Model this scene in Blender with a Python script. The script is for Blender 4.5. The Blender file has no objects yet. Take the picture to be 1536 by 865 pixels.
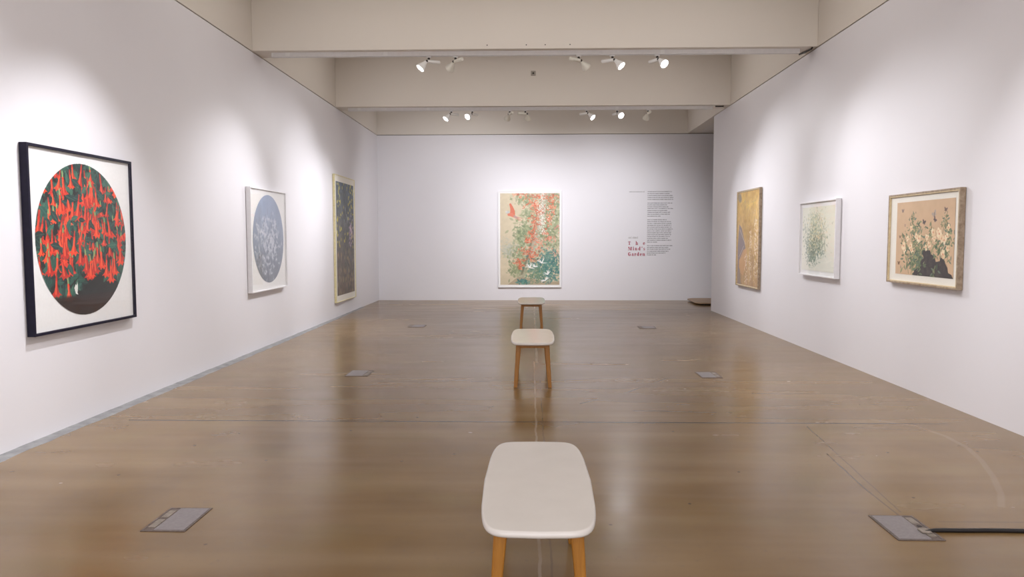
import bpy, bmesh, math, random
import numpy as np
from mathutils import Vector, Matrix, Euler

# ------------------------------------------------------------------ camera, world, exposure
SC = bpy.context.scene
COL = SC.collection
PI = math.pi
F_PX = 1115.8
cam_data = bpy.data.cameras.new('camera')
cam_data.sensor_width = 36.0
cam_data.sensor_fit = 'HORIZONTAL'
cam_data.lens = F_PX / 1536 * 36
cam_data.clip_start = 0.05
cam_data.clip_end = 100
cam = bpy.data.objects.new('camera', cam_data)
COL.objects.link(cam)
cam.matrix_world = (Matrix.Translation((0, 0, 1.6)) @ Matrix.Rotation(0.02516, 4, 'Z')
                    @ Matrix.Rotation(PI / 2 - 0.0676, 4, 'X') @ Matrix.Rotation(-0.00157, 4, 'Z'))
SC.camera = cam
w = bpy.data.worlds.new('world')
SC.world = w
w.use_nodes = True
w.node_tree.nodes['Background'].inputs[0].default_value = (0.6, 0.62, 0.7, 1)
w.node_tree.nodes['Background'].inputs[1].default_value = 0.0
SC.view_settings.view_transform = 'Standard'
SC.view_settings.look = 'None'
SC.view_settings.gamma = 1
SC.view_settings.use_curve_mapping = False
SC.view_settings.exposure = 0.14
def area(name, loc, rot, sx_, sy_, watts, col):
    L = bpy.data.lights.new(name, 'AREA'); L.shape = 'RECTANGLE'; L.size = sx_; L.size_y = sy_; L.energy = watts; L.color = col
    o = bpy.data.objects.new(name, L); COL.objects.link(o); o.location = loc; o.rotation_euler = rot
    return o
# added fill: unseen area lights in the beam bays and behind the camera
for yb_, e_ in ((-0.6, 40), (4.0, 52), (8.5, 56), (13.0, 44), (17.3, 14)):
    area('bay_fill', (0.02, yb_, 5.40), (0, 0, 0), 6.6, 2.4, e_, (1.0, 0.955, 0.91))
area('rear_fill', (0.0, -2.5, 2.1), (math.radians(90), 0, 0), 6.5, 3.2, 180, (0.98, 0.97, 1.0))
SPOT_W = 290.0            # power of one track spotlight
SPOT_COL = (0.955, 0.955, 1.0)

# ------------------------------------------------------------------ room dimensions (metres)
XL, XR = -3.929, 3.973
ZC = 4.237                # underside of the beams = top of the wall panels
D = 19.14                 # back wall
Y0 = -2.6                 # wall behind the camera
YB = [1.58, 6.09, 10.594, 15.10]   # front faces of the cross beams
BT = 0.42                 # beam thickness
YEND = 16.44              # end of the right wall
XA = 6.6                  # far side of the alcove
ZTOP = 5.45

# ------------------------------------------------------------------ helpers
def srgb(r, g, b):
    f = lambda c: (c / 255 / 12.92) if c / 255 <= 0.04045 else ((c / 255 + 0.055) / 1.055) ** 2.4
    return (f(r), f(g), f(b), 1)

class NT:
    def __init__(s, name):
        s.m = bpy.data.materials.new(name); s.m.use_nodes = True
        s.t = s.m.node_tree; s.b = s.t.nodes['Principled BSDF']
    def n(s, typ, **kw):
        o = s.t.nodes.new(typ)
        for k, v in kw.items(): setattr(o, k, v)
        return o
    def link(s, a, b): s.t.links.new(a, b)
    def math(s, op, a, b=None, c=None, clamp=False):
        o = s.n('ShaderNodeMath', operation=op); o.use_clamp = clamp
        for i, v in enumerate((a, b, c)):
            if v is None: continue
            if isinstance(v, (int, float)): o.inputs[i].default_value = v
            else: s.link(v, o.inputs[i])
        return o.outputs[0]
    def noise(s, scale, detail=3, rough=0.55, vec=None, stretch=None):
        if vec is None:
            vec = s.n('ShaderNodeTexCoord').outputs['Object']
        if stretch:
            mp = s.n('ShaderNodeMapping'); mp.inputs['Scale'].default_value = stretch
            s.link(vec, mp.inputs[0]); vec = mp.outputs[0]
        o = s.n('ShaderNodeTexNoise'); s.link(vec, o.inputs['Vector'])
        o.inputs['Scale'].default_value = scale; o.inputs['Detail'].default_value = detail
        o.inputs['Roughness'].default_value = rough
        return o.outputs['Fac']
    def ramp(s, fac, stops):
        o = s.n('ShaderNodeValToRGB'); s.link(fac, o.inputs[0])
        e = o.color_ramp.elements
        while len(e) < len(stops): e.new(0.5)
        for i, (p, c) in enumerate(stops):
            e[i].position = p; e[i].color = c if len(c) == 4 else (*c, 1)
        return o.outputs[0]
    def mix(s, fac, a, b, mode='MIX'):
        o = s.n('ShaderNodeMix', data_type='RGBA', blend_type=mode)
        for sock, v in ((o.inputs[0], fac), (o.inputs[6], a), (o.inputs[7], b)):
            if isinstance(v, (int, float)): sock.default_value = v
            elif isinstance(v, tuple): sock.default_value = v
            else: s.link(v, sock)
        return o.outputs[2]
    def maprange(s, v, a, b, c, d):
        o = s.n('ShaderNodeMapRange'); s.link(v, o.inputs[0])
        for i, x in enumerate((a, b, c, d)): o.inputs[i + 1].default_value = x
        return o.outputs[0]
    def bump(s, h, strength, dist=0.01):
        o = s.n('ShaderNodeBump'); s.link(h, o.inputs['Height'])
        o.inputs['Strength'].default_value = strength; o.inputs['Distance'].default_value = dist
        s.link(o.outputs[0], s.b.inputs['Normal'])

def plain(name, col, rough=0.5, var=0.06, scale=20, metal=0.0, spec=0.5, bump=0.0, coat=0.0):
    t = NT(name)
    f = t.noise(scale, 3)
    c2 = tuple(max(0, x * (1 - var)) for x in col[:3]) + (1,)
    c1 = tuple(min(1, x * (1 + var)) for x in col[:3]) + (1,)
    t.link(t.ramp(f, [(0.3, c2), (0.7, c1)]), t.b.inputs['Base Color'])
    t.b.inputs['Roughness'].default_value = rough
    t.b.inputs['Metallic'].default_value = metal
    t.b.inputs['Specular IOR Level'].default_value = spec
    t.b.inputs['Coat Weight'].default_value = coat
    if bump: t.bump(f, bump, 0.003)
    return t.m

M = {}
def wall_mat(name, col, rough=0.55):
    t = NT(name)
    big = t.noise(0.6, 4); fine = t.noise(90, 2)
    c = t.ramp(big, [(0.3, tuple(x * 0.975 for x in col[:3]) + (1,)), (0.7, col)])
    t.link(c, t.b.inputs['Base Color'])
    t.b.inputs['Roughness'].default_value = rough
    t.b.inputs['Specular IOR Level'].default_value = 0.25
    t.bump(t.math('ADD', t.math('MULTIPLY', big, 2.0), t.math('MULTIPLY', fine, 0.12)), 0.12, 0.02)
    return t.m
M['wall'] = wall_mat('painted_wall', (0.79, 0.775, 0.805, 1))
M['beam'] = wall_mat('painted_beam', (0.74, 0.69, 0.625, 1), 0.7)
M['ceil'] = wall_mat('painted_ceiling', (0.74, 0.71, 0.67, 1), 0.7)
M['gap'] = plain('dark_gap', (0.10, 0.075, 0.05, 1), 0.9)
M['strip'] = plain('grey_screed', (0.27, 0.27, 0.275, 1), 0.7, 0.25, 9, bump=0.2)
M['white_metal'] = plain('white_enamel', (0.80, 0.79, 0.77, 1), 0.35, 0.02)
M['cream_metal'] = plain('cream_enamel', (0.72, 0.70, 0.62, 1), 0.4, 0.02)
M['dark'] = plain('dark_plastic', (0.03, 0.022, 0.018, 1), 0.45, 0.1)
M['track'] = plain('track_white', (0.74, 0.72, 0.71, 1), 0.4, 0.03)
M['black_frame'] = plain('black_lacquer', (0.008, 0.006, 0.020, 1), 0.5, 0.2, spec=0.25)
M['white_frame'] = plain('white_frame_paint', (0.83, 0.82, 0.84, 1), 0.35, 0.02)
M['mat'] = plain('mount_board', (0.84, 0.83, 0.82, 1), 0.7, 0.02, 60)
M['cream_mat'] = plain('cream_mount_board', (0.80, 0.77, 0.70, 1), 0.7, 0.02, 60)
M['rubber'] = plain('black_rubber', (0.012, 0.010, 0.011, 1), 0.5, 0.2)
M['steel'] = plain('brushed_steel', (0.27, 0.245, 0.25, 1), 0.42, 0.12, 60, metal=0.35)
M['steel_dark'] = plain('worn_bronze', (0.15, 0.115, 0.10, 1), 0.5, 0.3, 60, metal=0.3)
M['brass'] = plain('worn_brass', (0.28, 0.24, 0.20, 1), 0.5, 0.25, 60, metal=0.3)
M['red_vinyl'] = plain('red_vinyl', (0.38, 0.012, 0.05, 1), 0.6, 0.03)
M['grey_vinyl'] = plain('grey_vinyl', (0.16, 0.15, 0.15, 1), 0.6, 0.03)
M['grey_vinyl_pale'] = plain('pale_grey_vinyl', (0.30, 0.285, 0.285, 1), 0.6, 0.03)

def wood(name, c1, c2, rough=0.4, stretch=(30, 30, 1.5), scale=2.2):
    t = NT(name)
    f = t.noise(scale, 6, 0.65, stretch=stretch)
    t.link(t.ramp(f, [(0.30, c1), (0.70, c2)]), t.b.inputs['Base Color'])
    t.b.inputs['Roughness'].default_value = rough
    t.bump(f, 0.15, 0.002)
    return t.m
M['leg_wood'] = wood('honey_oak', (0.30, 0.115, 0.010, 1), (0.43, 0.185, 0.022, 1), 0.42, (45, 45, 2))
M['brown_wood'] = wood('grey_walnut', (0.23, 0.16, 0.10, 1), (0.46, 0.36, 0.26, 1), 0.5, (8, 8, 8), 3)
M['pale_wood'] = wood('pale_yellow_wood', (0.66, 0.58, 0.30, 1), (0.80, 0.73, 0.46, 1), 0.45, (8, 8, 8), 3)
M['edge_wood'] = wood('light_oak', (0.60, 0.47, 0.27, 1), (0.75, 0.62, 0.40, 1), 0.45, (8, 8, 8), 3)
M['ply'] = wood('brown_ply', (0.28, 0.18, 0.11, 1), (0.40, 0.28, 0.18, 1), 0.5, (2, 20, 2), 3)

t = NT('white_laminate')
t.b.inputs['Base Color'].default_value = (0.70, 0.665, 0.63, 1)
f_ = t.noise(6, 3)
t.link(t.ramp(f_, [(0.3, (0.69, 0.655, 0.62, 1)), (0.7, (0.72, 0.685, 0.65, 1))]), t.b.inputs['Base Color'])
t.b.inputs['Roughness'].default_value = 0.16
M['laminate'] = t.m

def emit(name, col, s):
    t = NT(name)
    t.b.inputs['Base Color'].default_value = (1, 1, 1, 1)
    t.b.inputs['Emission Color'].default_value = col
    t.b.inputs['Emission Strength'].default_value = s
    return t.m
M['lamp_lens'] = emit('lit_lens', (1, 0.98, 1.0, 1), 14)

t = NT('picture_glass')
tr = t.n('ShaderNodeBsdfTransparent'); gl = t.n('ShaderNodeBsdfGlossy'); gl.inputs['Roughness'].default_value = 0.03
lw = t.n('ShaderNodeLayerWeight'); lw.inputs['Blend'].default_value = 0.5
fz = t.math('ADD', t.math('MULTIPLY', t.math('POWER', lw.outputs['Facing'], 5.0), 0.9), 0.035)
mx = t.n('ShaderNodeMixShader'); t.link(fz, mx.inputs[0]); t.link(tr.outputs[0], mx.inputs[1]); t.link(gl.outputs[0], mx.inputs[2])
t.link(mx.outputs[0], t.t.nodes['Material Output'].inputs['Surface'])
M['glass'] = t.m

# polished concrete floor with saw-cut joints, hairline cracks and a pale arc (world coordinates)
t = NT('polished_concrete')
tc = t.n('ShaderNodeTexCoord').outputs['Object']
sx = t.n('ShaderNodeSeparateXYZ'); t.link(tc, sx.inputs[0]); X_, Y_ = sx.outputs[0], sx.outputs[1]
n1 = t.noise(0.55, 5, 0.6, tc)
n2 = t.noise(2.2, 4, 0.55, tc)
n3 = t.noise(1.0, 3, 0.45, tc, (0.35, 2.6, 1))
n4 = t.noise(22, 2, 0.5, tc)
base = t.ramp(n1, [(0.25, (0.180, 0.104, 0.034, 1)), (0.55, (0.215, 0.128, 0.046, 1)), (0.80, (0.250, 0.155, 0.064, 1))])
base = t.mix(t.maprange(n2, 0.35, 0.70, 0.0, 0.75), base, (0.155, 0.090, 0.034, 1))
base = t.mix(t.maprange(n3, 0.42, 0.72, 0.0, 0.55), base, (0.30, 0.205, 0.110, 1))
base = t.mix(t.maprange(n4, 0.62, 0.80, 0.0, 0.35), base, (0.15, 0.10, 0.065, 1))
# greener ochre patches
base = t.mix(t.maprange(t.noise(1.3, 3, 0.5, tc, (1, 1.6, 1)), 0.5, 0.7, 0.0, 0.4), base, (0.215, 0.150, 0.052, 1))
wob = t.math('MULTIPLY', t.math('SUBTRACT', t.noise(4, 4, 0.6, tc), 0.5), 0.03)
def line_mask(dist_sock, half):
    o = t.n('ShaderNodeMapRange'); t.link(dist_sock, o.inputs[0])
    o.inputs[1].default_value = half; o.inputs[2].default_value = half * 1.8
    o.inputs[3].default_value = 1.0; o.inputs[4].default_value = 0.0
    return o.outputs[0]
def band(sock, lo, hi):
    return t.math('MULTIPLY', t.math('GREATER_THAN', sock, lo), t.math('LESS_THAN', sock, hi))
for y, wd, x0, x1, st in ((1.7, 0.006, -9, 9, .8), (6.40, 0.009, -3.55, 3.6, 1.3), (11.10, 0.012, -3.65, 9, 1.1), (15.75, 0.011, -9, 9, .7),
                          (14.0, 0.008, -3.0, 2.6, .25), (9.6, 0.006, -1.2, 3.2, .25), (4.16, .008, 2.3, 3.2, .3)):
    d = t.math('ABSOLUTE', t.math('SUBTRACT', t.math('ADD', Y_, t.math('MULTIPLY', wob, .35)), y))
    m = t.math('MULTIPLY', line_mask(d, wd), band(X_, x0, x1))
    m = t.math('MULTIPLY', m, t.maprange(n2, 0.2, 0.55, 0.55 * st, st))
    base = t.mix(m, base, (0.055, 0.035, 0.022, 1))
for x, wd, y0, y1, colr, st in ((0.045, 0.006, -3, 9.6, (0.40, 0.32, 0.25, 1), .55), (0.105, 0.004, -3, 12, (0.07, 0.045, 0.03, 1), .4),
                                (-0.02, 0.010, 12, 19.2, (0.10, 0.07, 0.05, 1), .65), (0.08, 0.012, 9.5, 19.2, (0.42, 0.36, 0.30, 1), .5),
                                (-0.12, 0.01, 14, 19.2, (0.10, 0.07, 0.05, 1), .35)):
    d = t.math('ABSOLUTE', t.math('SUBTRACT', t.math('ADD', X_, wob), x))
    m = t.math('MULTIPLY', t.math('MULTIPLY', line_mask(d, wd), band(Y_, y0, y1)), t.maprange(n2, 0.3, 0.6, 0.5 * st, st))
    base = t.mix(m, base, colr)
def seg(x0, y0, x1, y1, wd, colr, st, wb=1.0):
    global base
    L = math.hypot(x1 - x0, y1 - y0); ux, uy = (x1 - x0) / L, (y1 - y0) / L
    dx = t.math('SUBTRACT', X_, x0); dy = t.math('SUBTRACT', Y_, y0)
    a = t.math('ADD', t.math('MULTIPLY', dx, ux), t.math('MULTIPLY', dy, uy))
    b = t.math('ADD', t.math('SUBTRACT', t.math('MULTIPLY', dx, uy), t.math('MULTIPLY', dy, ux)), t.math('MULTIPLY', wob, wb))
    m = t.math('MULTIPLY', line_mask(t.math('ABSOLUTE', b), wd), band(a, 0, L))
    base = t.mix(t.math('MULTIPLY', m, st), base, colr)
DK = (0.07, 0.045, 0.03, 1)
seg(0.478, 7.13, 0.913, 7.54, 0.008, DK, .45); seg(0.913, 7.54, 1.765, 8.755, 0.010, DK, .5); seg(1.765, 8.755, 2.6, 9.7, .008, DK, .25)
seg(2.198, 5.488, 2.133, 4.68, 0.004, DK, .6, .6); seg(2.133, 4.68, 2.126, 4.24, 0.004, DK, .6, .6)
seg(2.35, 6.3, 2.16, 4.3, 0.004, DK, .45, .6); seg(2.1, 13.3, 2.5, 12.0, .012, DK, .4)
seg(-2.651, 12.39, -2.2, 13.2, 0.006, DK, .3); seg(1.0, 14.2, 1.5, 13.5, .01, DK, .3)
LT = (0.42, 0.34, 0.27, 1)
arc = [(3.0, 6.55), (3.27, 6.33), (3.35, 6.0), (3.33, 5.66), (3.24, 5.34), (3.10, 4.97), (2.94, 4.63), (2.80, 4.40)]  # pale curved line on the right of the floor
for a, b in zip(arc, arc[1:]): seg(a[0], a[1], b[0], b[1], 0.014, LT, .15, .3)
# small dark specks and chips
vo = t.n('ShaderNodeTexVoronoi'); vo.voronoi_dimensions = '2D'; vo.inputs['Scale'].default_value = 0.95; t.link(tc, vo.inputs['Vector'])
sp = t.maprange(vo.outputs['Distance'], 0.006, 0.013, 0.7, 0.0)
base = t.mix(sp, base, (0.06, 0.035, 0.02, 1))
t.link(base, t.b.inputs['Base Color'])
t.link(t.maprange(t.math('ADD', t.math('MULTIPLY', n3, .5), t.math('MULTIPLY', n1, .5)), 0.35, 0.65, 0.20, 0.285), t.b.inputs['Roughness'])
t.b.inputs['Specular IOR Level'].default_value = 0.52
t.b.inputs['Coat Weight'].default_value = 0.0
t.bump(t.math('ADD', t.math('MULTIPLY', n1, 1.0), t.math('MULTIPLY', n2, 0.15)), 0.08, 0.006)
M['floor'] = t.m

# ---- mesh helpers
def add_box(bm, x0, x1, y0, y1, z0, z1, mi=0):
    v = [bm.verts.new(p) for p in ((x0, y0, z0), (x1, y0, z0), (x1, y1, z0), (x0, y1, z0),
                                   (x0, y0, z1), (x1, y0, z1), (x1, y1, z1), (x0, y1, z1))]
    for q in ((0, 3, 2, 1), (4, 5, 6, 7), (0, 1, 5, 4), (1, 2, 6, 5), (2, 3, 7, 6), (3, 0, 4, 7)):
        f = bm.faces.new([v[i] for i in q]); f.material_index = mi
    return v

def add_lathe(bm, prof, mat=Matrix.Identity(4), n=24, cap0=True, cap1=True):
    """profile of (radius, z) revolved about local z, placed by mat"""
    rings = []
    for r, z in prof:
        rings.append([bm.verts.new(mat @ Vector((r * math.cos(2 * PI * k / n), r * math.sin(2 * PI * k / n), z))) for k in range(n)])
    for a, b in zip(rings, rings[1:]):
        for k in range(n):
            bm.faces.new((a[k], a[(k + 1) % n], b[(k + 1) % n], b[k]))
    if cap0: bm.faces.new(rings[0][::-1])
    if cap1: bm.faces.new(rings[-1])

def add_tube(bm, pts, r, n=10):
    pts = [Vector(p) for p in pts]
    rings = []
    for i, p in enumerate(pts):
        d = (pts[min(i + 1, len(pts) - 1)] - pts[max(i - 1, 0)]).normalized()
        q = d.to_track_quat('Z', 'Y').to_matrix()
        rr = r[i] if isinstance(r, (list, tuple)) else r
        rings.append([bm.verts.new(p + q @ Vector((rr * math.cos(2 * PI * k / n), rr * math.sin(2 * PI * k / n), 0))) for k in range(n)])
    for a, b in zip(rings, rings[1:]):
        for k in range(n): bm.faces.new((a[k], a[(k + 1) % n], b[(k + 1) % n], b[k]))
    bm.faces.new(rings[0][::-1]); bm.faces.new(rings[-1])

def obj(name, bm, mat, parent=None, bevel=0.0, smooth=False, loc=None, segs=2):
    me = bpy.data.meshes.new(name)
    bmesh.ops.recalc_face_normals(bm, faces=bm.faces[:])
    bm.to_mesh(me); bm.free()
    o = bpy.data.objects.new(name, me); COL.objects.link(o)
    for m in (mat if isinstance(mat, (list, tuple)) else [mat]): me.materials.append(m)
    if parent: o.parent = parent
    if loc: o.location = loc
    if smooth:
        for p in me.polygons: p.use_smooth = True
    if bevel:
        b = o.modifiers.new('bevel', 'BEVEL'); b.width = bevel; b.segments = segs; b.limit_method = 'ANGLE'
    return o

def box_obj(name, dims, mat, parent=None, bevel=0.0):
    bm = bmesh.new(); add_box(bm, *dims); return obj(name, bm, mat, parent, bevel)

def thing(name, label, cat, loc=(0, 0, 0), group=None):
    o = bpy.data.objects.new(name, None); COL.objects.link(o)
    o.empty_display_size = 0.1
    o.location = loc; o['label'] = label; o['category'] = cat
    if group: o['group'] = group
    return o

def struct(o):
    o['kind'] = 'structure'; return o

# ------------------------------------------------------------------ the room shell
GAP = 0.014
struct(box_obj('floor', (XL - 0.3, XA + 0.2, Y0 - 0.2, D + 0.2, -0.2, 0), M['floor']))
struct(box_obj('wall_left', (XL - 0.22, XL, Y0, D, 0, ZC - GAP), M['wall']))
struct(box_obj('wall_right', (XR, XR + 0.22, Y0, YEND, 0, ZC - GAP), M['wall']))
bm = bmesh.new(); add_box(bm, XL - 0.22, XA + 0.2, D, D + 0.2, 0, ZC - GAP)
struct(obj('wall_back', bm, M['wall']))
struct(box_obj('wall_front', (XL - 0.22, XR + 0.22, Y0 - 0.2, Y0, 0, ZTOP), M['wall']))
struct(box_obj('wall_alcove', (XA, XA + 0.2, 9.0, D, 0, ZC - GAP), M['wall']))
struct(box_obj('wall_alcove_front', (XR + 0.22, XA, 9.0, 9.2, 0, ZC - GAP), M['wall']))
# dark shadow gap between the wall panels and the concrete above
bm = bmesh.new()
add_box(bm, XL - 0.22, XL - 0.03, Y0, D, ZC - GAP, ZC)
add_box(bm, XR + 0.03, XR + 0.22, Y0, YEND, ZC - GAP, ZC)
add_box(bm, XL - 0.22, XA + 0.2, D + 0.03, D + 0.2, ZC - GAP, ZC)
add_box(bm, XR + 0.22, XA + .2, 9.0, 9.2, ZC - GAP, ZC)
struct(obj('trim_1', bm, M['gap']))
# ceiling slab, long girders over the side walls, cross beams
ceiling = struct(box_obj('ceiling', (XL - 0.25, XA + 0.2, Y0 - 0.2, D + 0.5, ZTOP, ZTOP + 0.2), M['ceil']))
def girder(*d): return box_obj('girder', d, M['beam'], ceiling)
girder(XL - 0.25, XL + 0.003, Y0, D + 0.3, ZC, ZTOP)
girder(XR - 0.003, XR + 0.25, Y0, D + 0.3, ZC, ZTOP)
girder(XL + 0.003, XR - 0.003, D - 0.004, D + 0.3, ZC, ZTOP)
box_obj('alcove_soffit', (XR + 0.25, XA + 0.2, 9.0, D + 0.2, ZC + 0.002, ZC + 0.2), M['ceil'], ceiling)
for yb in YB:
    bm = bmesh.new(); add_box(bm, XL + 0.003, XR - 0.003, yb, yb + BT, ZC, ZTOP)
    beam = obj('beam', bm, M['beam'], ceiling, 0.006)
    if abs(yb - YB[2]) < 0.01:
        for x in (-0.609, -0.062, 0.202, 0.548):
            bm = bmesh.new()
            add_lathe(bm, [(0.008, 0), (0.008, 0.006)], Matrix.Translation((x, yb + 0.001, 4.29)) @ Matrix.Rotation(PI / 2, 4, 'X'), 12)
            obj('screw_hole', bm, M['dark'], beam)
# rough grey screed strip along the left wall
random.seed(4)
bm = bmesh.new()
N = 150; ys = [Y0 + (17.2 - Y0) * i / N for i in range(N + 1)]
row = []
for i, y in enumerate(ys):
    wdt = 0.118 + random.uniform(-0.010, 0.010) - (0.06 if y > 12 else 0) * (y - 12) / 5.2
    row.append([bm.verts.new(p) for p in ((XL, y, 0.0002), (XL + wdt, y, 0.0002), (XL + wdt - 0.004, y, 0.003), (XL, y, 0.004 + random.uniform(0, .004)))])
for a, b in zip(row, row[1:]):
    for k in range(3): bm.faces.new((a[k], a[k + 1], b[k + 1], b[k]))
bm.faces.new(row[0][::-1]); bm.faces.new(row[-1])
struct(obj('trim_2', bm, M['strip']))

# ------------------------------------------------------------------ floor things
def floor_box(cx, cy, flap_side, label, w=0.25, d=0.355, hole=False):
    r = thing('floor_socket_box', label, 'floor box', (cx, cy, 0), 'metal socket boxes set into the floor')
    bm = bmesh.new(); h = 0.004; f = 0.014
    add_box(bm, -w / 2, w / 2, -d / 2, -d / 2 + f, 0, h); add_box(bm, -w / 2, w / 2, d / 2 - f, d / 2, 0, h)
    add_box(bm, -w / 2, -w / 2 + f, -d / 2 + f, d / 2 - f, 0, h); add_box(bm, w / 2 - f, w / 2, -d / 2 + f, d / 2 - f, 0, h)
    obj('rim', bm, M['steel_dark'], r, 0.001)
    s = flap_side
    fw = 0.05
    def bx(name, x0, x1, y0, y1, h, m, par):
        bm = bmesh.new(); add_box(bm, min(x0 * s, x1 * s), max(x0 * s, x1 * s), y0, y1, 0.0005, h); return obj(name, bm, m, par, 0.0012)
    bx('lid', -w / 2 + f, w / 2 - f - fw - 0.003, -d / 2 + f, d / 2 - f, 0.0055, M['steel'], r)
    x0, x1 = w / 2 - f - fw, w / 2 - f
    bx('hinge_strip', x0, x1, -d / 2 + f, d / 2 - f, 0.0025, M['steel_dark'], r)
    bx('cable_flap', x0 + 0.004, x1 - 0.004, -d / 2 + f + 0.035, -0.01, 0.006, M['brass'], r)
    if not hole:
        bx('cable_flap', x0 + 0.004, x1 - 0.004, 0.02, d / 2 - f - 0.035, 0.006, M['brass'], r)
    else:
        bx('cable_flap', x0 + 0.004, x1 - 0.004, 0.055, d / 2 - f - 0.02, 0.0045, M['brass'], r)
        bm = bmesh.new(); add_lathe(bm, [(0.013, 0.0004), (0.013, 0.0045)], Matrix.Translation(((x0 + x1) / 2 * s, 0.02, 0)), 16)
        obj('cable_hole', bm, M['dark'], r)
    return r
floor_box(-2.015, 4.10, -1, 'metal floor socket box in the left foreground, brass flaps on its left edge')
floor_box(2.07, 4.065, 1, 'metal floor socket box in the right foreground, with the black cable leaving it', hole=True)
floor_box(-2.03, 8.70, 1, 'small grey floor box on the left, level with the middle bench', 0.27, 0.38)
floor_box(2.08, 8.66, 1, 'small grey floor box on the right, level with the middle bench', 0.24, 0.37)
floor_box(-2.07, 13.45, -1, 'faint floor box far left, level with the farthest bench', 0.30, 0.36)
floor_box(2.08, 13.30, -1, 'faint floor box far right, level with the farthest bench', 0.30, 0.36)

r = thing('power_cable', 'black cable running from the right foreground floor box to the right wall', 'cable', (2.17, 4.0, 0))
bm = bmesh.new(); random.seed(2)
pts = [(-0.03, -0.005, 0.009)] + [(x, 0.005 + 0.006 * math.sin(x * 5) + random.uniform(-.002, .002), 0.0105) for x in np.linspace(0.02, XR - 2.17 - 0.02, 26)]
add_tube(bm, pts, [0.004, 0.010] + [0.0115] * (len(pts) - 2), 12)
obj('cord', bm, M['rubber'], r, smooth=True)
bm = bmesh.new(); add_box(bm, -0.055, 0.0, -0.03, 0.03, 0.005, 0.013); obj('cable_grommet', bm, M['brass'], r, 0.003)

# low board lying in the opening at the back right
r = thing('low_plywood_platform', 'low brown board on the floor in the far right corner, beside the back wall', 'platform', (4.05, 17.7, 0))
bm = bmesh.new()
vs = [(0.0, 0.0), (1.5, 0.0), (1.5, 1.40), (0.06, 1.40), (-0.08, 1.2), (-0.10, 0.15)]
lo = [bm.verts.new((x, y, 0.035)) for x, y in vs]; hi = [bm.verts.new((x, y, 0.062)) for x, y in vs]
bm.faces.new(lo[::-1]); bm.faces.new(hi)
for i in range(6): bm.faces.new((lo[i], lo[(i + 1) % 6], hi[(i + 1) % 6], hi[i]))
obj('board', bm, M['ply'], r, 0.004)
bm = bmesh.new(); add_box(bm, 0.10, 1.4, 0.08, 1.3, 0, 0.035); obj('base', bm, M['dark'], r)

# ------------------------------------------------------------------ benches
def bench(cx, cy, label):
    r = thing('bench', label, 'bench', (cx, cy, 0), 'white benches down the middle of the room')
    H = 0.50; T = 0.030; a, b = 0.246, 0.630
    bm = bmesh.new()
    def outline(off, n=96):
        P = []
        for k in range(n):
            th = 2 * PI * k / n
            c, s = math.cos(th), math.sin(th)
            e = 2 / 8.5
            x = math.copysign(abs(c) ** e, c); y = math.copysign(abs(s) ** e, s)
            xx = x * (a - off) * (1 - 0.12 * y * y); yy = y * (b - off - 0.018 * x * x)
            P.append((xx, yy))
        return P
    prof = [(0.016, 0.0), (0.006, 0.003), (0.001, 0.009), (0.0, 0.015), (0.002, 0.023), (0.006, 0.0285), (0.012, 0.030)]
    rings = [[bm.verts.new((x, y, H - T + z)) for x, y in outline(o)] for o, z in prof]
    for p, q in zip(rings, rings[1:]):
        n = len(p)
        for k in range(n): bm.faces.new((p[k], p[(k + 1) % n], q[(k + 1) % n], q[k]))
    bm.faces.new(rings[0][::-1]); bm.faces.new(rings[-1])
    s = obj('seat', bm, M['laminate'], r, smooth=True)
    m = s.modifiers.new('wn', 'WEIGHTED_NORMAL'); m.keep_sharp = True
    zt = H - T
    bm = bmesh.new()    # rail frame under the seat
    ax, ay, th, hh = 0.155, 0.455, 0.022, 0.045
    add_box(bm, -ax, ax, -ay - th, -ay, zt - hh, zt); add_box(bm, -ax, ax, ay, ay + th, zt - hh, zt)
    add_box(bm, -ax, -ax + th, -ay, ay, zt - hh, zt); add_box(bm, ax - th, ax, -ay, ay, zt - hh, zt)
    obj('rail_frame', bm, M['leg_wood'], r, 0.002)
    for sx_ in (-1, 1):
        for sy_ in (-1, 1):
            bm = bmesh.new(); ringp = None
            nn = 16
            for z, cxx, cyy, hw in ((0.0, 0.185, 0.475, 0.0175), (0.006, 0.1845, 0.4745, 0.019), (0.30, 0.1625, 0.452, 0.0245), (zt, 0.149, 0.440, 0.029)):
                ring = []
                for k in range(nn):
                    an = 2 * PI * (k + .5) / nn; c, s2 = math.cos(an), math.sin(an); e = 2 / 6.0
                    ring.append(bm.verts.new((sx_ * cxx + hw * math.copysign(abs(c) ** e, c), sy_ * cyy + hw * math.copysign(abs(s2) ** e, s2), z)))
                if ringp:
                    for k in range(nn): bm.faces.new((ringp[k], ringp[(k + 1) % nn], ring[(k + 1) % nn], ring[k]))
                else: bm.faces.new(ring[::-1])
                ringp = ring
            bm.faces.new(ringp)
            obj('leg', bm, M['leg_wood'], r)
    return r
bench(0.032, 3.35, 'white topped bench with honey wooden legs nearest the camera')
bench(0.022, 8.385, 'middle of the three white benches with splayed wooden legs')
bench(0.012, 13.20, 'farthest white bench with wooden legs, smallest in view, before the back wall')

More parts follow.
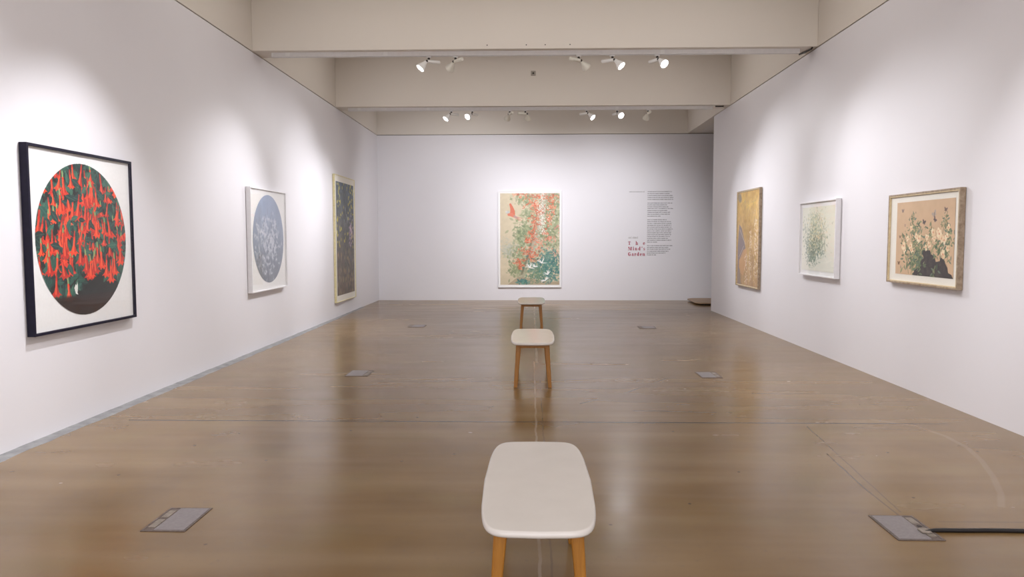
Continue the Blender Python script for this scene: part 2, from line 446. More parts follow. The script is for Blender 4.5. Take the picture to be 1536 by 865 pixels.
# ------------------------------------------------------------------ painted pictures
class Canvas:
    def __init__(s, w, h, col):
        s.w, s.h = w, h
        s.a = np.zeros((h, w, 3), np.float32); s.a[:] = np.array(col, np.float32)
        s.rng = np.random.RandomState(1)
        s.Y, s.X = np.mgrid[0:h, 0:w].astype(np.float32)
    # coordinates in unit space: u right 0..1, v down 0..1 ; sizes in units of width
    def _win(s, x0, y0, x1, y1):
        return max(0, int(x0) - 2), max(0, int(y0) - 2), min(s.w, int(x1) + 3), min(s.h, int(y1) + 3)
    def blend(s, win, mask, col, al):
        x0, y0, x1, y1 = win
        m = (mask * al)[..., None]
        s.a[y0:y1, x0:x1] = s.a[y0:y1, x0:x1] * (1 - m) + np.array(col, np.float32) * m
    def ell(s, u, v, ru, rv, col, al=1, rot=0, soft=1.0):
        cx, cy = u * s.w, v * s.h; rx, ry = max(ru * s.w, .6), max(rv * s.w, .6)
        R = max(rx, ry) + 2 + soft
        win = s._win(cx - R, cy - R, cx + R, cy + R)
        if win[2] <= win[0] or win[3] <= win[1]: return
        X = s.X[win[1]:win[3], win[0]:win[2]] - cx; Y = s.Y[win[1]:win[3], win[0]:win[2]] - cy
        c, q = math.cos(rot), math.sin(rot)
        A = (X * c + Y * q) / rx; B = (-X * q + Y * c) / ry
        d = (np.sqrt(A * A + B * B) - 1) * min(rx, ry)
        s.blend(win, np.clip(.5 - d / soft, 0, 1), col, al)
    def line(s, pts, wd, col, al=1, soft=1.0, w1=None):
        P = [(p[0] * s.w, p[1] * s.h) for p in pts]
        n = len(P) - 1
        for i in range(n):
            (ax, ay), (bx, by) = P[i], P[i + 1]
            wa = wd if w1 is None else wd + (w1 - wd) * i / n; wb = wd if w1 is None else wd + (w1 - wd) * (i + 1) / n
            R = max(wa, wb) * s.w + 2
            win = s._win(min(ax, bx) - R, min(ay, by) - R, max(ax, bx) + R, max(ay, by) + R)
            if win[2] <= win[0] or win[3] <= win[1]: continue
            X = s.X[win[1]:win[3], win[0]:win[2]]; Y = s.Y[win[1]:win[3], win[0]:win[2]]
            L2 = (bx - ax) ** 2 + (by - ay) ** 2 + 1e-6
            tt = np.clip(((X - ax) * (bx - ax) + (Y - ay) * (by - ay)) / L2, 0, 1)
            d = np.hypot(X - ax - tt * (bx - ax), Y - ay - tt * (by - ay)) - (wa + (wb - wa) * tt) * s.w
            s.blend(win, np.clip(.5 - d / soft, 0, 1), col, al)
    def poly(s, pts, col, al=1):
        P = [(p[0] * s.w, p[1] * s.h) for p in pts]
        xs = [p[0] for p in P]; ys = [p[1] for p in P]
        win = s._win(min(xs), min(ys), max(xs), max(ys))
        if win[2] <= win[0] or win[3] <= win[1]: return
        X = s.X[win[1]:win[3], win[0]:win[2]]; Y = s.Y[win[1]:win[3], win[0]:win[2]]
        ins = np.zeros(X.shape, bool)
        n = len(P)
        for i in range(n):
            (x0, y0), (x1, y1) = P[i], P[(i + 1) % n]
            if y0 == y1: continue
            c = ((Y >= y0) != (Y >= y1)) & (X < (x1 - x0) * (Y - y0) / (y1 - y0) + x0)
            ins ^= c
        s.blend(win, ins.astype(np.float32), col, al)
    def leaf(s, u, v, L, ang, wd, col, al=1):
        asp = s.w / s.h
        dx, dy = math.cos(ang), math.sin(ang)
        prof = [(0, 0), (.25, .8), (.5, 1), (.75, .6), (1, 0)]
        A = [(u + (dx * L * t_ - dy * wd * q), v + (dy * L * t_ + dx * wd * q) * asp) for t_, q in prof]
        B = [(u + (dx * L * t_ + dy * wd * q), v + (dy * L * t_ - dx * wd * q) * asp) for t_, q in prof[::-1]]
        s.poly(A + B[1:-1], col, al)
    def noise(s, amp, cell, mono=True):
        gh, gw = int(s.h / cell) + 3, int(s.w / cell) + 3
        g = s.rng.rand(gh, gw).astype(np.float32) - .5
        fy, fx = s.Y / cell, s.X / cell; iy, ix = fy.astype(int), fx.astype(int); ty, tx = fy - iy, fx - ix
        ty = ty * ty * (3 - 2 * ty); tx = tx * tx * (3 - 2 * tx)
        v = (g[iy, ix] * (1 - tx) + g[iy, ix + 1] * tx) * (1 - ty) + (g[iy + 1, ix] * (1 - tx) + g[iy + 1, ix + 1] * tx) * ty
        s.a += (v * amp)[..., None]
        return v

_art_mats = {}
def art_material(name, rough=0.5, coat=0.0):
    t = NT(name)
    at = t.n('ShaderNodeVertexColor'); at.layer_name = 'paint'
    nz = t.noise(260, 2)
    t.link(t.mix(t.maprange(nz, 0.3, 0.7, 0.0, 0.06), at.outputs[0], (0.5, 0.47, 0.42, 1)), t.b.inputs['Base Color'])
    t.b.inputs['Roughness'].default_value = rough
    t.b.inputs['Coat Weight'].default_value = coat
    t.b.inputs['Coat Roughness'].default_value = 0.08
    return t.m

def art_mesh(name, cv, width, height, mat, parent, P, depth, circle=False):
    """P(u_m, v_m, d) -> local point; u metres from the left edge, v metres up, d = distance off the wall"""
    w_, h_ = cv.w, cv.h
    a = np.clip(cv.a[::-1] / 255.0, 0, 1)
    lin = np.where(a <= 0.04045, a / 12.92, ((a + 0.055) / 1.055) ** 2.4)
    us = np.linspace(0, width, w_ + 1); vs = np.linspace(0, height, h_ + 1)
    U, V = np.meshgrid(us, vs)
    o0 = np.array(P(0, 0, depth)); eu = np.array(P(1, 0, depth)) - o0; ev = np.array(P(0, 1, depth)) - o0
    co = o0 + U[..., None] * eu + V[..., None] * ev
    co = co.reshape(-1, 3)
    i = np.arange(h_)[:, None] * (w_ + 1) + np.arange(w_)[None, :]
    quads = np.stack([i, i + 1, i + w_ + 2, i + w_ + 1], -1).reshape(-1, 4)
    cols = lin.reshape(-1, 3)
    if circle:
        cu = (np.arange(w_) + .5) / w_ * 2 - 1; cvv = (np.arange(h_) + .5) / h_ * 2 - 1
        keep = (cu[None, :] ** 2 + cvv[:, None] ** 2).reshape(-1) <= 1.0
        quads = quads[keep]; cols = cols[keep]
    if np.dot(np.cross(eu, ev), np.array(P(0, 0, depth + 1)) - o0) < 0: quads = quads[:, ::-1]
    me = bpy.data.meshes.new(name)
    me.vertices.add(len(co)); me.vertices.foreach_set('co', co.astype(np.float32).ravel())
    me.loops.add(quads.size); me.loops.foreach_set('vertex_index', quads.astype(np.int32).ravel())
    me.polygons.add(len(quads)); me.polygons.foreach_set('loop_start', (np.arange(len(quads)) * 4).astype(np.int32))
    me.update(calc_edges=True); me.validate()
    ca = me.color_attributes.new('paint', 'FLOAT_COLOR', 'CORNER')
    cc = np.ones((len(quads), 4, 4), np.float32); cc[..., :3] = cols[:, None, :]
    ca.data.foreach_set('color', cc.ravel())
    if circle:   # clean rim: drop loose verts
        bm = bmesh.new(); bm.from_mesh(me)
        bmesh.ops.delete(bm, geom=[v for v in bm.verts if not v.link_faces], context='VERTS')
        bm.to_mesh(me); bm.free()
    me.materials.append(mat)
    o = bpy.data.objects.new(name, me); COL.objects.link(o); o.parent = parent
    return o

def pbox(bm, P, u0, u1, v0, v1, d0, d1):
    c = [P(u, v, d) for d in (d0, d1) for u, v in ((u0, v0), (u1, v0), (u1, v1), (u0, v1))]
    v = [bm.verts.new(p) for p in c]
    for q in ((0, 3, 2, 1), (4, 5, 6, 7), (0, 1, 5, 4), (1, 2, 6, 5), (2, 3, 7, 6), (3, 0, 4, 7)):
        bm.faces.new([v[i] for i in q])

def picture(side, lo, z0, W, Hh, T, border, label, frame_m, cv, art_rect, mat_m=None, glass=False, circle=False,
            inner_m=None, art_coat=0.25, name='framed_picture', group='framed pictures on the gallery walls', recess=0.012):
    """side: 'L','R','B'; lo: coordinate of the picture's left edge as the viewer faces it"""
    if side == 'L':    # facing +x; viewer's left = smaller y
        root = (XL, lo + W / 2, z0); P = lambda u, v, d: (d, u - W / 2, v)
    elif side == 'R':  # facing -x; viewer's left = larger y
        root = (XR, lo - W / 2, z0); P = lambda u, v, d: (-d, W / 2 - u, v)
    else:
        root = (lo + W / 2, D, z0); P = lambda u, v, d: (u - W / 2, -d, v)
    r = thing(name, label, 'painting', root, group)
    bm = bmesh.new()   # mitred box frame
    rings = []
    for o, d in ((0, 0.004), (0, T), (border, T), (border, T - recess - 0.012), (border, 0.004)):
        rings.append([bm.verts.new(P(u, v, d)) for u, v in ((o, o), (W - o, o), (W - o, Hh - o), (o, Hh - o))])
    rings.append(rings[0])
    for a, b in zip(rings, rings[1:]):
        for k in range(4): bm.faces.new((a[k], a[(k + 1) % 4], b[(k + 1) % 4], b[k]))
    obj('frame', bm, frame_m, r, 0.0018)
    if inner_m:
        bm = bmesh.new(); i0 = border; i1 = border + 0.010; d0, d1 = T - recess - 0.006, T - 0.003
        pbox(bm, P, i0, W - i0, i0, i1, d0, d1); pbox(bm, P, i0, W - i0, Hh - i1, Hh - i0, d0, d1)
        pbox(bm, P, i0, i1, i1, Hh - i1, d0, d1); pbox(bm, P, W - i1, W - i0, i1, Hh - i1, d0, d1)
        obj('inner_slip', bm, inner_m, r)
    bm = bmesh.new(); pbox(bm, P, border - 0.001, W - border + 0.001, border - 0.001, Hh - border + 0.001, 0.0, T - recess - 0.004)
    obj('mount_board', bm, mat_m or M['mat'], r)
    u0, u1, v0, v1 = art_rect
    PA = lambda u, v, d: P(u + u0, v + v0, d)
    art_mesh('painted_sheet', cv, u1 - u0, v1 - v0, art_material('painting_pigment', 0.55, art_coat), r, PA, T - recess - 0.0015, circle)
    if glass:
        bm = bmesh.new(); b = border
        vv = [bm.verts.new(P(u, v, T - 0.004)) for u, v in ((b, b), (W - b, b), (W - b, Hh - b), (b, Hh - b))]
        bm.faces.new(vv); obj('glass_pane', bm, M['glass'], r)
    return r

# --- L1: red angel's trumpets in a circle
def art_trumpets():
    c = Canvas(330, 330, (16, 24, 26)); R = random.Random(11)
    c.noise(16, 24); c.noise(14, 9)
    for _ in range(900):                     # leaves
        u = R.uniform(0, 1); v = R.uniform(-0.02, 0.95)
        lim = 0.93 - 0.55 * max(0, u - 0.18) if u < .45 else 0.74 + 0.06 * math.sin(u * 9)
        if v > lim: continue
        g = R.choice([(28, 74, 66), (20, 58, 56), (44, 96, 84), (18, 46, 50), (60, 112, 92), (34, 84, 70)])
        ang = PI / 2 + R.gauss(0, 0.9)
        L = R.uniform(.05, .10)
        c.leaf(u, v, L, ang, L * .24, g, .9)
        c.line([(u, v), (u + L * .9 * math.cos(ang), v + L * .9 * math.sin(ang))], .0012, (96, 140, 116), .55)
    def trump(u, v, L, al=1.0, tilt=0.0, bright=0):
        wv = L * .36
        def q(x, y): return (u + x + tilt * y, v + y)
        gt = R.random() < .38
        if gt: c.line([q(0, -L * .34), q(0, -L * .05)], .006, (128, 158, 98), al, w1=.009); c.line([q(-.003, -L * .32), q(-.003, -L * .1)], .003, (176, 192, 132), al * .8)
        else: c.line([q(0, -L * .36), q(0, 0)], .005, (196, 44, 30), al, w1=.010)
        col = (232 + bright, 52 + bright, 28) if R.random() < .7 else (205, 38, 24)
        c.poly([q(-wv * .16, -L * .1), q(wv * .16, -L * .1), q(wv * .20, L * .22), q(wv * .46, L * .46), q(wv * 1.05, L * .60),
                q(wv * .62, L * .57), q(wv * .35, L * .70), q(0, L * .60), q(-wv * .4, L * .71), q(-wv * .6, L * .56), q(-wv * 1.08, L * .59),
                q(-wv * .48, L * .44), q(-wv * .20, L * .22)], col, al)
        c.line([q(-wv * .05, 0), q(-wv * .12, L * .5)], .004, (250, 106, 66), .75 * al, w1=.008)
        c.line([q(wv * .12, L * .05), q(wv * .25, L * .48)], .003, (150, 20, 18), .7 * al, w1=.006)
    pts = []
    for _ in range(120):
        u = R.uniform(.02, .98); v = R.uniform(-.02, .66)
        if v > .80 - .25 * abs(u - .35): continue
        pts.append((v, u))
    pts.sort()
    for v, u in pts:
        trump(u, v, R.uniform(.10, .17), .96, R.uniform(-.25, .25), R.choice([0, 12, 20]))
        if R.random() < .8:
            a = PI / 2 + R.gauss(0, 1.1); L = R.uniform(.07, .12); lu, lv = u + R.uniform(-.07, .07), v + R.uniform(-.05, .05)
            c.leaf(lu, lv, L, a, L * .22, R.choice([(30, 84, 76), (16, 46, 48), (52, 106, 90), (22, 60, 60)]), .95)
            c.line([(lu, lv), (lu + L * .9 * math.cos(a), lv + L * .9 * math.sin(a))], .0015, (110, 156, 128), .6)
    for u, v in ((.12, .62), (.18, .76), (.30, .80), (.50, .62), (.60, .63), (.74, .66), (.84, .65), (.92, .58), (.28, .52), (.38, .50), (.68, .60), (.55, .66), (.79, .70)):
        trump(u, v, .155, 1, R.uniform(-.15, .15), 14)
    # dark ground at the foot with a faint brown swell
    m = np.clip((c.Y / c.h - .855) / .02, 0, 1) * .9
    c.a = c.a * (1 - m[..., None]) + np.array((40, 24, 24)) * m[..., None]
    c.ell(.55, .93, .35, .05, (52, 32, 30), .6, 0, 14)
    c.poly([(.36, .815), (.375, .79), (.385, .80), (.395, .775), (.40, .81), (.392, .845), (.40, .86), (.375, .852)], (232, 232, 226), 1)
    return c
ELL_R = 0.652
picture('L', 5.667, 0.835, 1.505, 1.507, 0.065, 0.022,
        'large black-framed picture of red trumpet flowers in a circle, left wall', M['black_frame'], art_trumpets(),
        (0.752 - ELL_R - .012, 0.752 + ELL_R - .012, 0.758 - ELL_R, 0.758 + ELL_R), glass=True, circle=True, recess=0.02)

# --- L2: pale magnolia in a blue-grey circle
def art_magnolia():
    c = Canvas(260, 260, (138, 152, 176)); R = random.Random(3)
    g = (c.Y / c.h)[..., None]
    c.a = np.array((140, 158, 190)) * (1 - g) + np.array((118, 124, 136)) * g
    c.noise(14, 50); c.noise(8, 12)
    c.line([(.30, 1), (.33, .8), (.36, .55), (.33, .35), (.40, .22)], .010, (84, 86, 96), .6, 3, .004)
    c.line([(.45, 1), (.42, .7), (.55, .45), (.62, .3)], .008, (90, 92, 104), .5, 3, .004)
    for _ in range(80):
        u = .48 + R.gauss(0, .20); v = .60 + R.gauss(0, .2)
        if v < .2: continue
        c.line([(u, v), (u + R.uniform(-.04, .04), v - R.uniform(.04, .10))], .003, (88, 90, 98), .5, 2)
    for _ in range(190):
        u = .48 + R.gauss(0, .19); v = .56 + R.gauss(0, .17)
        if v < .17 or v > .97: continue
        for k in range(R.choice([3, 4, 5])):
            a = R.uniform(0, 6.28)
            c.ell(u + .018 * math.cos(a), v + .018 * math.sin(a), .020, .009, (198, 202, 212), R.uniform(.30, .65), a, 2.5)
    for _ in range(60):
        u = .25 + R.gauss(0, .1); v = .75 + R.gauss(0, .1)
        c.ell(u, v, .02, .008, (96, 98, 108), .35, R.uniform(0, 3), 3)
    return c
picture('L', 10.215, 0.838, 1.50, 1.48, 0.07, 0.018,
        'square white-framed picture with a blue-grey circle of pale blossoms, left wall', M['white_frame'], art_magnolia(),
        (0.75 - .645, 0.75 + .645, 0.755 - .645, 0.755 + .645), glass=True, circle=True, recess=0.02)

# --- L3: tall dark garden with yellow flowers
def art_night_garden():
    c = Canvas(200, 310, (70, 78, 84)); R = random.Random(5)
    g = (c.Y / c.h)[..., None]
    c.a = np.array((84, 98, 112)) * (1 - g) + np.array((112, 96, 86)) * g
    m = np.clip(1 - c.X / c.w * 1.4, 0, 1)[..., None] * g * .5
    c.a = c.a * (1 - m) + np.array((112, 92, 76)) * m
    c.noise(18, 30); c.noise(18, 8)
    for _ in range(260):
        u, v = R.random(), R.random()
        c.leaf(u, v, R.uniform(.05, .12), PI / 2 + R.gauss(0, .4), .012, R.choice([(56, 74, 70), (86, 98, 80), (64, 82, 96), (46, 58, 62), (110, 112, 88)]), .55)
    for _ in range(85):
        u = R.choice([R.gauss(.12, .1), R.gauss(.9, .12), R.random()]); v = R.uniform(0, .62) ** 1.1
        c.ell(u, v, R.uniform(.012, .03), R.uniform(.012, .03), R.choice([(212, 196, 70), (190, 178, 84), (226, 214, 110)]), .8, 0, 2)
    for _ in range(60):
        u, v = R.random(), R.uniform(.6, 1)
        c.ell(u, v, R.uniform(.015, .035), R.uniform(.02, .045), R.choice([(150, 138, 90), (164, 150, 110), (170, 140, 110)]), .45, R.uniform(-.5, .5), 3)
    for _ in range(60):
        c.ell(.80 + R.gauss(0, .07), .44 + R.gauss(0, .055), .022, .018, R.choice([(206, 176, 196), (184, 150, 176), (226, 208, 214)]), .6, 0, 2)
    for u, v in ((.50, .22), (.56, .28), (.44, .33), (.62, .30), (.72, .08)):
        c.line([(u, v), (u + .02, v + .06)], .010, (178, 190, 196), .8, 2, .003)
    return c
picture('L', 14.753, 0.305, 1.66, 2.573, 0.05, 0.014,
        'tall pale yellow framed picture of a dark garden, far end of the left wall', M['pale_wood'], art_night_garden(),
        (0.10, 1.56, 0.135, 2.44), M['cream_mat'], art_coat=0.1, recess=.008)

# --- centre: cascade of red blossom, red parrot, teal foliage
def art_cascade():
    c = Canvas(300, 462, (206, 192, 164)); R = random.Random(8)
    c.noise(8, 90); c.noise(5, 10)
    def foliage(n, cu, cv_, su, sv, cols, al, L=.05):
        for _ in range(n):
            u = R.gauss(cu, su); v = R.gauss(cv_, sv)
            l = R.uniform(.5, 1.3) * L
            c.leaf(u, v, l, R.uniform(0, 6.28), l * .22, R.choice(cols), al)
    G = [(132, 146, 104), (156, 164, 124), (112, 130, 92), (174, 178, 142), (98, 116, 84)]
    for cu, cv_, n, su, sv in ((.42, .07, 110, .10, .025), (.85, .10, 260, .10, .08), (.50, .22, 140, .10, .05), (.85, .3, 300, .1, .10), (.38, .42, 180, .08, .05),
                               (.78, .5, 420, .14, .09), (.40, .52, 180, .09, .05), (.28, .65, 160, .09, .04), (.45, .74, 260, .13, .05), (.32, .84, 180, .10, .035), (.62, .42, 300, .13, .14)):
        foliage(n, cu, cv_, su, sv, G, .40, .07)
    foliage(240, .13, .60, .08, .05, [(186, 186, 170), (170, 176, 164)], .30)
    foliage(300, .62, .6, .16, .10, [(190, 190, 172), (178, 184, 160)], .4)
    # trunk
    c.line([(.76, 0), (.70, .18), (.66, .34), (.56, .55), (.46, .75), (.36, .92)], .055, (176, 168, 150), .55, 14, .035)
    c.line([(.56, .40), (.48, .66), (.36, .88)], .016, (112, 108, 84), .7, 5)
    c.line([(.62, .20), (.56, .45), (.44, .72)], .010, (120, 116, 92), .5, 4)
    # ground
    c.poly([(.12, 1), (.22, .95), (.30, .91), (.55, .93), (.8, .97), (1, .96), (1, 1)], (168, 152, 126), .85)
    c.noise(6, 12)
    def bloss(n, cu, cv_, su, sv, cols=None, s=.013):
        cols = cols or [(208, 96, 64), (216, 120, 88), (190, 82, 56), (228, 150, 118)]
        for _ in range(n):
            u = R.gauss(cu, su); v = R.gauss(cv_, sv); k = R.uniform(.6, 1.3) * s; cc = R.choice(cols)
            for j in range(4):
                a = R.uniform(0, 6.28)
                c.ell(u + k * math.cos(a), v + k * .65 * math.sin(a), k * .72, k * .45, cc, .72, a)
    bloss(46, .62, .035, .14, .018); bloss(44, .86, .05, .08, .03); bloss(50, .56, .12, .05, .035); bloss(34, .66, .20, .07, .03)
    bloss(46, .84, .16, .045, .05); bloss(34, .60, .28, .05, .03); bloss(36, .82, .29, .03, .035); bloss(24, .58, .36, .03, .03)
    bloss(46, .52, .45, .045, .03); bloss(22, .76, .42, .03, .03); bloss(26, .47, .51, .04, .015)
    bloss(44, .66, .54, .06, .03, [(226, 152, 128), (232, 170, 148), (220, 130, 104)]); bloss(26, .82, .50, .06, .03, [(226, 150, 130), (214, 120, 96)])
    bloss(60, .50, .645, .09, .035); bloss(36, .55, .71, .07, .03); bloss(30, .32, .74, .035, .02); bloss(26, .33, .80, .03, .022)
    bloss(14, .92, .62, .04, .03, [(226, 140, 120)]); bloss(10, .96, .38, .03, .03, [(222, 130, 120)]); bloss(12, .30, .01, .05, .008)
    for _ in range(170):       # pale vine down the trunk
        u = .70 + R.gauss(0, .025); v = R.uniform(0, .44)
        c.ell(u, v, .010, .007, (226, 222, 212), .7, R.uniform(0, 3))
    for _ in range(90):
        c.ell(.76 + R.gauss(0, .09), .30 + R.gauss(0, .1), .011, .008, (228, 226, 216), .6, R.uniform(0, 3))
    T = [(60, 120, 112), (88, 138, 126), (52, 104, 102), (108, 150, 134), (76, 118, 122)]
    foliage(620, .80, .82, .14, .075, T, .62, .055); foliage(160, .85, .70, .10, .05, T, .5); foliage(90, .38, .965, .05, .012, T, .7)
    foliage(140, .62, .88, .08, .05, [(96, 130, 104), (120, 146, 116)], .6)
    for (u, v, s) in ((.50, .81, .085), (.70, .76, .085), (.80, .885, .075), (.76, .95, .075), (.58, .80, .05)):
        for k in range(7):
            a = -PI / 2 + R.uniform(-1.9, 1.9)
            c.line([(u, v), (u + s * .55 * math.cos(a), v + s * .36 * math.sin(a)), (u + s * math.cos(a * 1.05), v + s * .62 * math.sin(a * 1.05))], .008, (240, 240, 236), .95, 1.2, .003)
    # parrot
    c.ell(.125, .205, .032, .022, (186, 188, 186), 1, -.3)
    c.ell(.10, .200, .018, .018, (206, 200, 190), 1, 0)
    c.poly([(.15, .115), (.175, .105), (.21, .14), (.245, .19), (.25, .25), (.22, .26), (.165, .22), (.17, .17)], (206, 108, 78), 1)
    c.poly([(.12, .22), (.20, .21), (.26, .245), (.24, .265), (.18, .25), (.125, .243)], (212, 120, 92), 1)
    for a, b in (((.24, .25), (.385, .275)), ((.24, .25), (.37, .30)), ((.235, .255), (.33, .30))):
        c.line([a, b], .010, (196, 132, 116), .9, 1.5, .003)
    c.line([(.23, .245), (.28, .265)], .009, (160, 152, 150), .8, 2)
    return c
picture('B', -0.832, 0.337, 1.622, 2.462, 0.05, 0.014,
        'tall picture of red blossom and a flying red parrot, alone on the back wall', M['white_frame'], art_cascade(),
        (0.052, 1.570, 0.066, 2.403), art_coat=0.05, recess=.006)

# --- R3 (nearest, right wall): hibiscus and a dark rock on tan silk
def art_hibiscus():
    c = Canvas(330, 224, (206, 174, 140)); R = random.Random(21)
    c.noise(7, 60); c.noise(5, 14)
    def f(u, v, s=.034):
        for k in range(5):
            a = k * 1.257 + R.random()
            c.ell(u + s * .55 * math.cos(a), v + s * .8 * math.sin(a), s * .62, s * .45, R.choice([(236, 214, 178), (240, 222, 190), (228, 200, 160)]), .95, a, 1.3)
        c.ell(u, v, s * .26, s * .26, (206, 132, 100), .9, 0, 2)
    def stem(pts): c.line(pts, .0035, (112, 116, 78), .9)
    for pts in (((.30, .98), (.33, .7), (.28, .4), (.30, .16)), ((.36, .98), (.42, .7), (.40, .45), (.37, .3)), ((.60, .6), (.64, .4), (.62, .28)),
                ((.78, .6), (.82, .4), (.88, .16)), ((.90, .8), (.92, .5), (.86, .3)), ((.25, .98), (.2, .7), (.18, .5)), ((.14, .75), (.10, .5))): stem(pts)
    G = [(96, 112, 82), (120, 132, 96), (78, 98, 76), (140, 148, 108), (104, 122, 104)]
    def leaves(n, cu, cv_, su, sv, L=.055):
        for _ in range(n):
            u, v = R.gauss(cu, su), R.gauss(cv_, sv); l = L * R.uniform(.6, 1.2)
            c.leaf(u, v, l, R.uniform(0, 6.28), l * .17, R.choice(G), .9)
    leaves(55, .33, .36, .07, .07, .05); leaves(90, .40, .60, .10, .08); leaves(120, .38, .82, .09, .08, .07); leaves(60, .75, .58, .10, .06); leaves(45, .90, .45, .04, .1)
    leaves(40, .85, .66, .07, .06); leaves(22, .60, .42, .03, .06, .04); leaves(16, .19, .58, .03, .08, .04); leaves(14, .30, .2, .03, .04, .03); leaves(16, .84, .3, .03, .06, .03)
    leaves(12, .68, .95, .03, .03)
    # rock
    c.poly([(.33, 1), (.36, .93), (.44, .88), (.46, .80), (.52, .76), (.49, .70), (.50, .655), (.56, .65), (.62, .655), (.64, .70), (.70, .74), (.72, .80), (.78, .79), (.80, .74),
            (.85, .77), (.88, .83), (.91, .87), (.92, .93), (.97, .95), (1, 1)], (60, 54, 56), 1)
    for _ in range(70):
        u, v = R.uniform(.4, .92), R.uniform(.72, 1)
        if c.a[min(int(v * c.h), c.h - 1), int(u * c.w)].sum() < 260: c.ell(u, v, .03, .02, R.choice([(74, 66, 66), (52, 48, 52), (84, 76, 72)]), .4, R.random() * 3, 4)
    leaves(26, .44, .84, .05, .07, .06); leaves(12, .70, .95, .03, .04); leaves(18, .80, .68, .06, .04)
    for u, v in ((.28, .36), (.27, .60), (.30, .66), (.42, .50), (.37, .47), (.56, .48), (.60, .58), (.55, .62), (.76, .44), (.80, .50), (.84, .52), (.68, .50), (.83, .70), (.90, .62), (.16, .66), (.14, .60),
                 (.22, .50), (.74, .40), (.90, .36), (.66, .42), (.88, .47)): f(u, v, R.uniform(.024, .038))
    for u, v in ((.31, .22), (.30, .28), (.63, .36), (.62, .42), (.86, .22), (.87, .28), (.80, .34), (.11, .46), (.12, .53)): c.ell(u, v, .010, .014, (134, 124, 84), .9)
    def butterfly(u, v, s, cc, ang=0):
        for q in (-1, 1):
            a = ang + q * .9 - PI / 2
            c.ell(u + s * .6 * math.cos(a), v + s * .9 * math.sin(a), s * .75, s * .40, cc, .92, a, 1)
            a = ang + q * 2.0 - PI / 2
            c.ell(u + s * .4 * math.cos(a), v + s * .5 * math.sin(a), s * .5, s * .32, cc, .85, a, 1)
        c.line([(u, v - s * .8), (u, v + s * .9)], .0025, (60, 50, 44), .9)
    butterfly(.11, .12, .022, (152, 128, 118)); butterfly(.50, .29, .027, (84, 70, 72), .3); butterfly(.16, .32, .018, (196, 164, 140)); butterfly(.68, .26, .026, (92, 74, 78), .8)
    butterfly(.67, .19, .034, (172, 156, 146), -.5); butterfly(.85, .14, .024, (120, 98, 90), .2); butterfly(.06, .85, .022, (126, 92, 66)); butterfly(.10, .90, .018, (190, 166, 140), .9)
    butterfly(.07, .48, .018, (146, 112, 88))
    return c
picture('R', 8.285, 1.116, 1.36, 0.942, 0.058, 0.018,
        'brown wooden framed picture of hibiscus flowers and a dark rock, nearest on the right wall', M['brown_wood'], art_hibiscus(),
        (0.165, 1.265, 0.098, 0.852), M['cream_mat'], inner_m=M['edge_wood'], art_coat=0.1, recess=.016)

# --- R2: pale green shrub
def art_pale_shrub():
    c = Canvas(300, 245, (226, 226, 208)); R = random.Random(14)
    g = (c.Y / c.h)[..., None]; c.a = np.array((234, 234, 216)) * (1 - g) + np.array((238, 236, 224)) * g
    c.noise(6, 60)
    def cloud(n, cu, cv_, su, sv, cols, al, L=.03):
        for _ in range(n):
            l = L * R.uniform(.5, 1.3)
            c.leaf(R.gauss(cu, su), R.gauss(cv_, sv), l, R.uniform(0, 6.28), l * .28, R.choice(cols), al)
    P1 = [(168, 178, 150), (150, 166, 142), (186, 192, 166)]; P2 = [(118, 138, 122), (98, 122, 110), (136, 150, 132)]
    cloud(480, .40, .40, .17, .17, P1, .45, .045); cloud(420, .40, .58, .13, .13, P2, .42, .045); cloud(260, .33, .78, .08, .07, P2, .5)
    cloud(160, .62, .45, .08, .1, P1, .45); cloud(120, .2, .62, .05, .1, P2, .45); cloud(120, .60, .66, .07, .05, P2, .45); cloud(110, .40, .18, .12, .05, P1, .35)
    for _ in range(60):
        c.line([(R.gauss(.35, .08), R.uniform(.6, .9)), (R.gauss(.4, .14), R.uniform(.2, .6))], .0015, (120, 132, 112), .3)
    for _ in range(190):
        u, v = R.gauss(.42, .16), R.gauss(.40, .17)
        c.ell(u, v, .011, .011, R.choice([(238, 230, 196), (240, 236, 214), (232, 218, 168)]), .8)
    return c
picture('R', 10.945, 1.068, 1.29, 1.035, 0.072, 0.02,
        'white-framed picture of a pale green flowering shrub, middle of the right wall', M['white_frame'], art_pale_shrub(),
        (0.075, 1.215, 0.075, 0.955), M['mat'], glass=True, recess=.02)

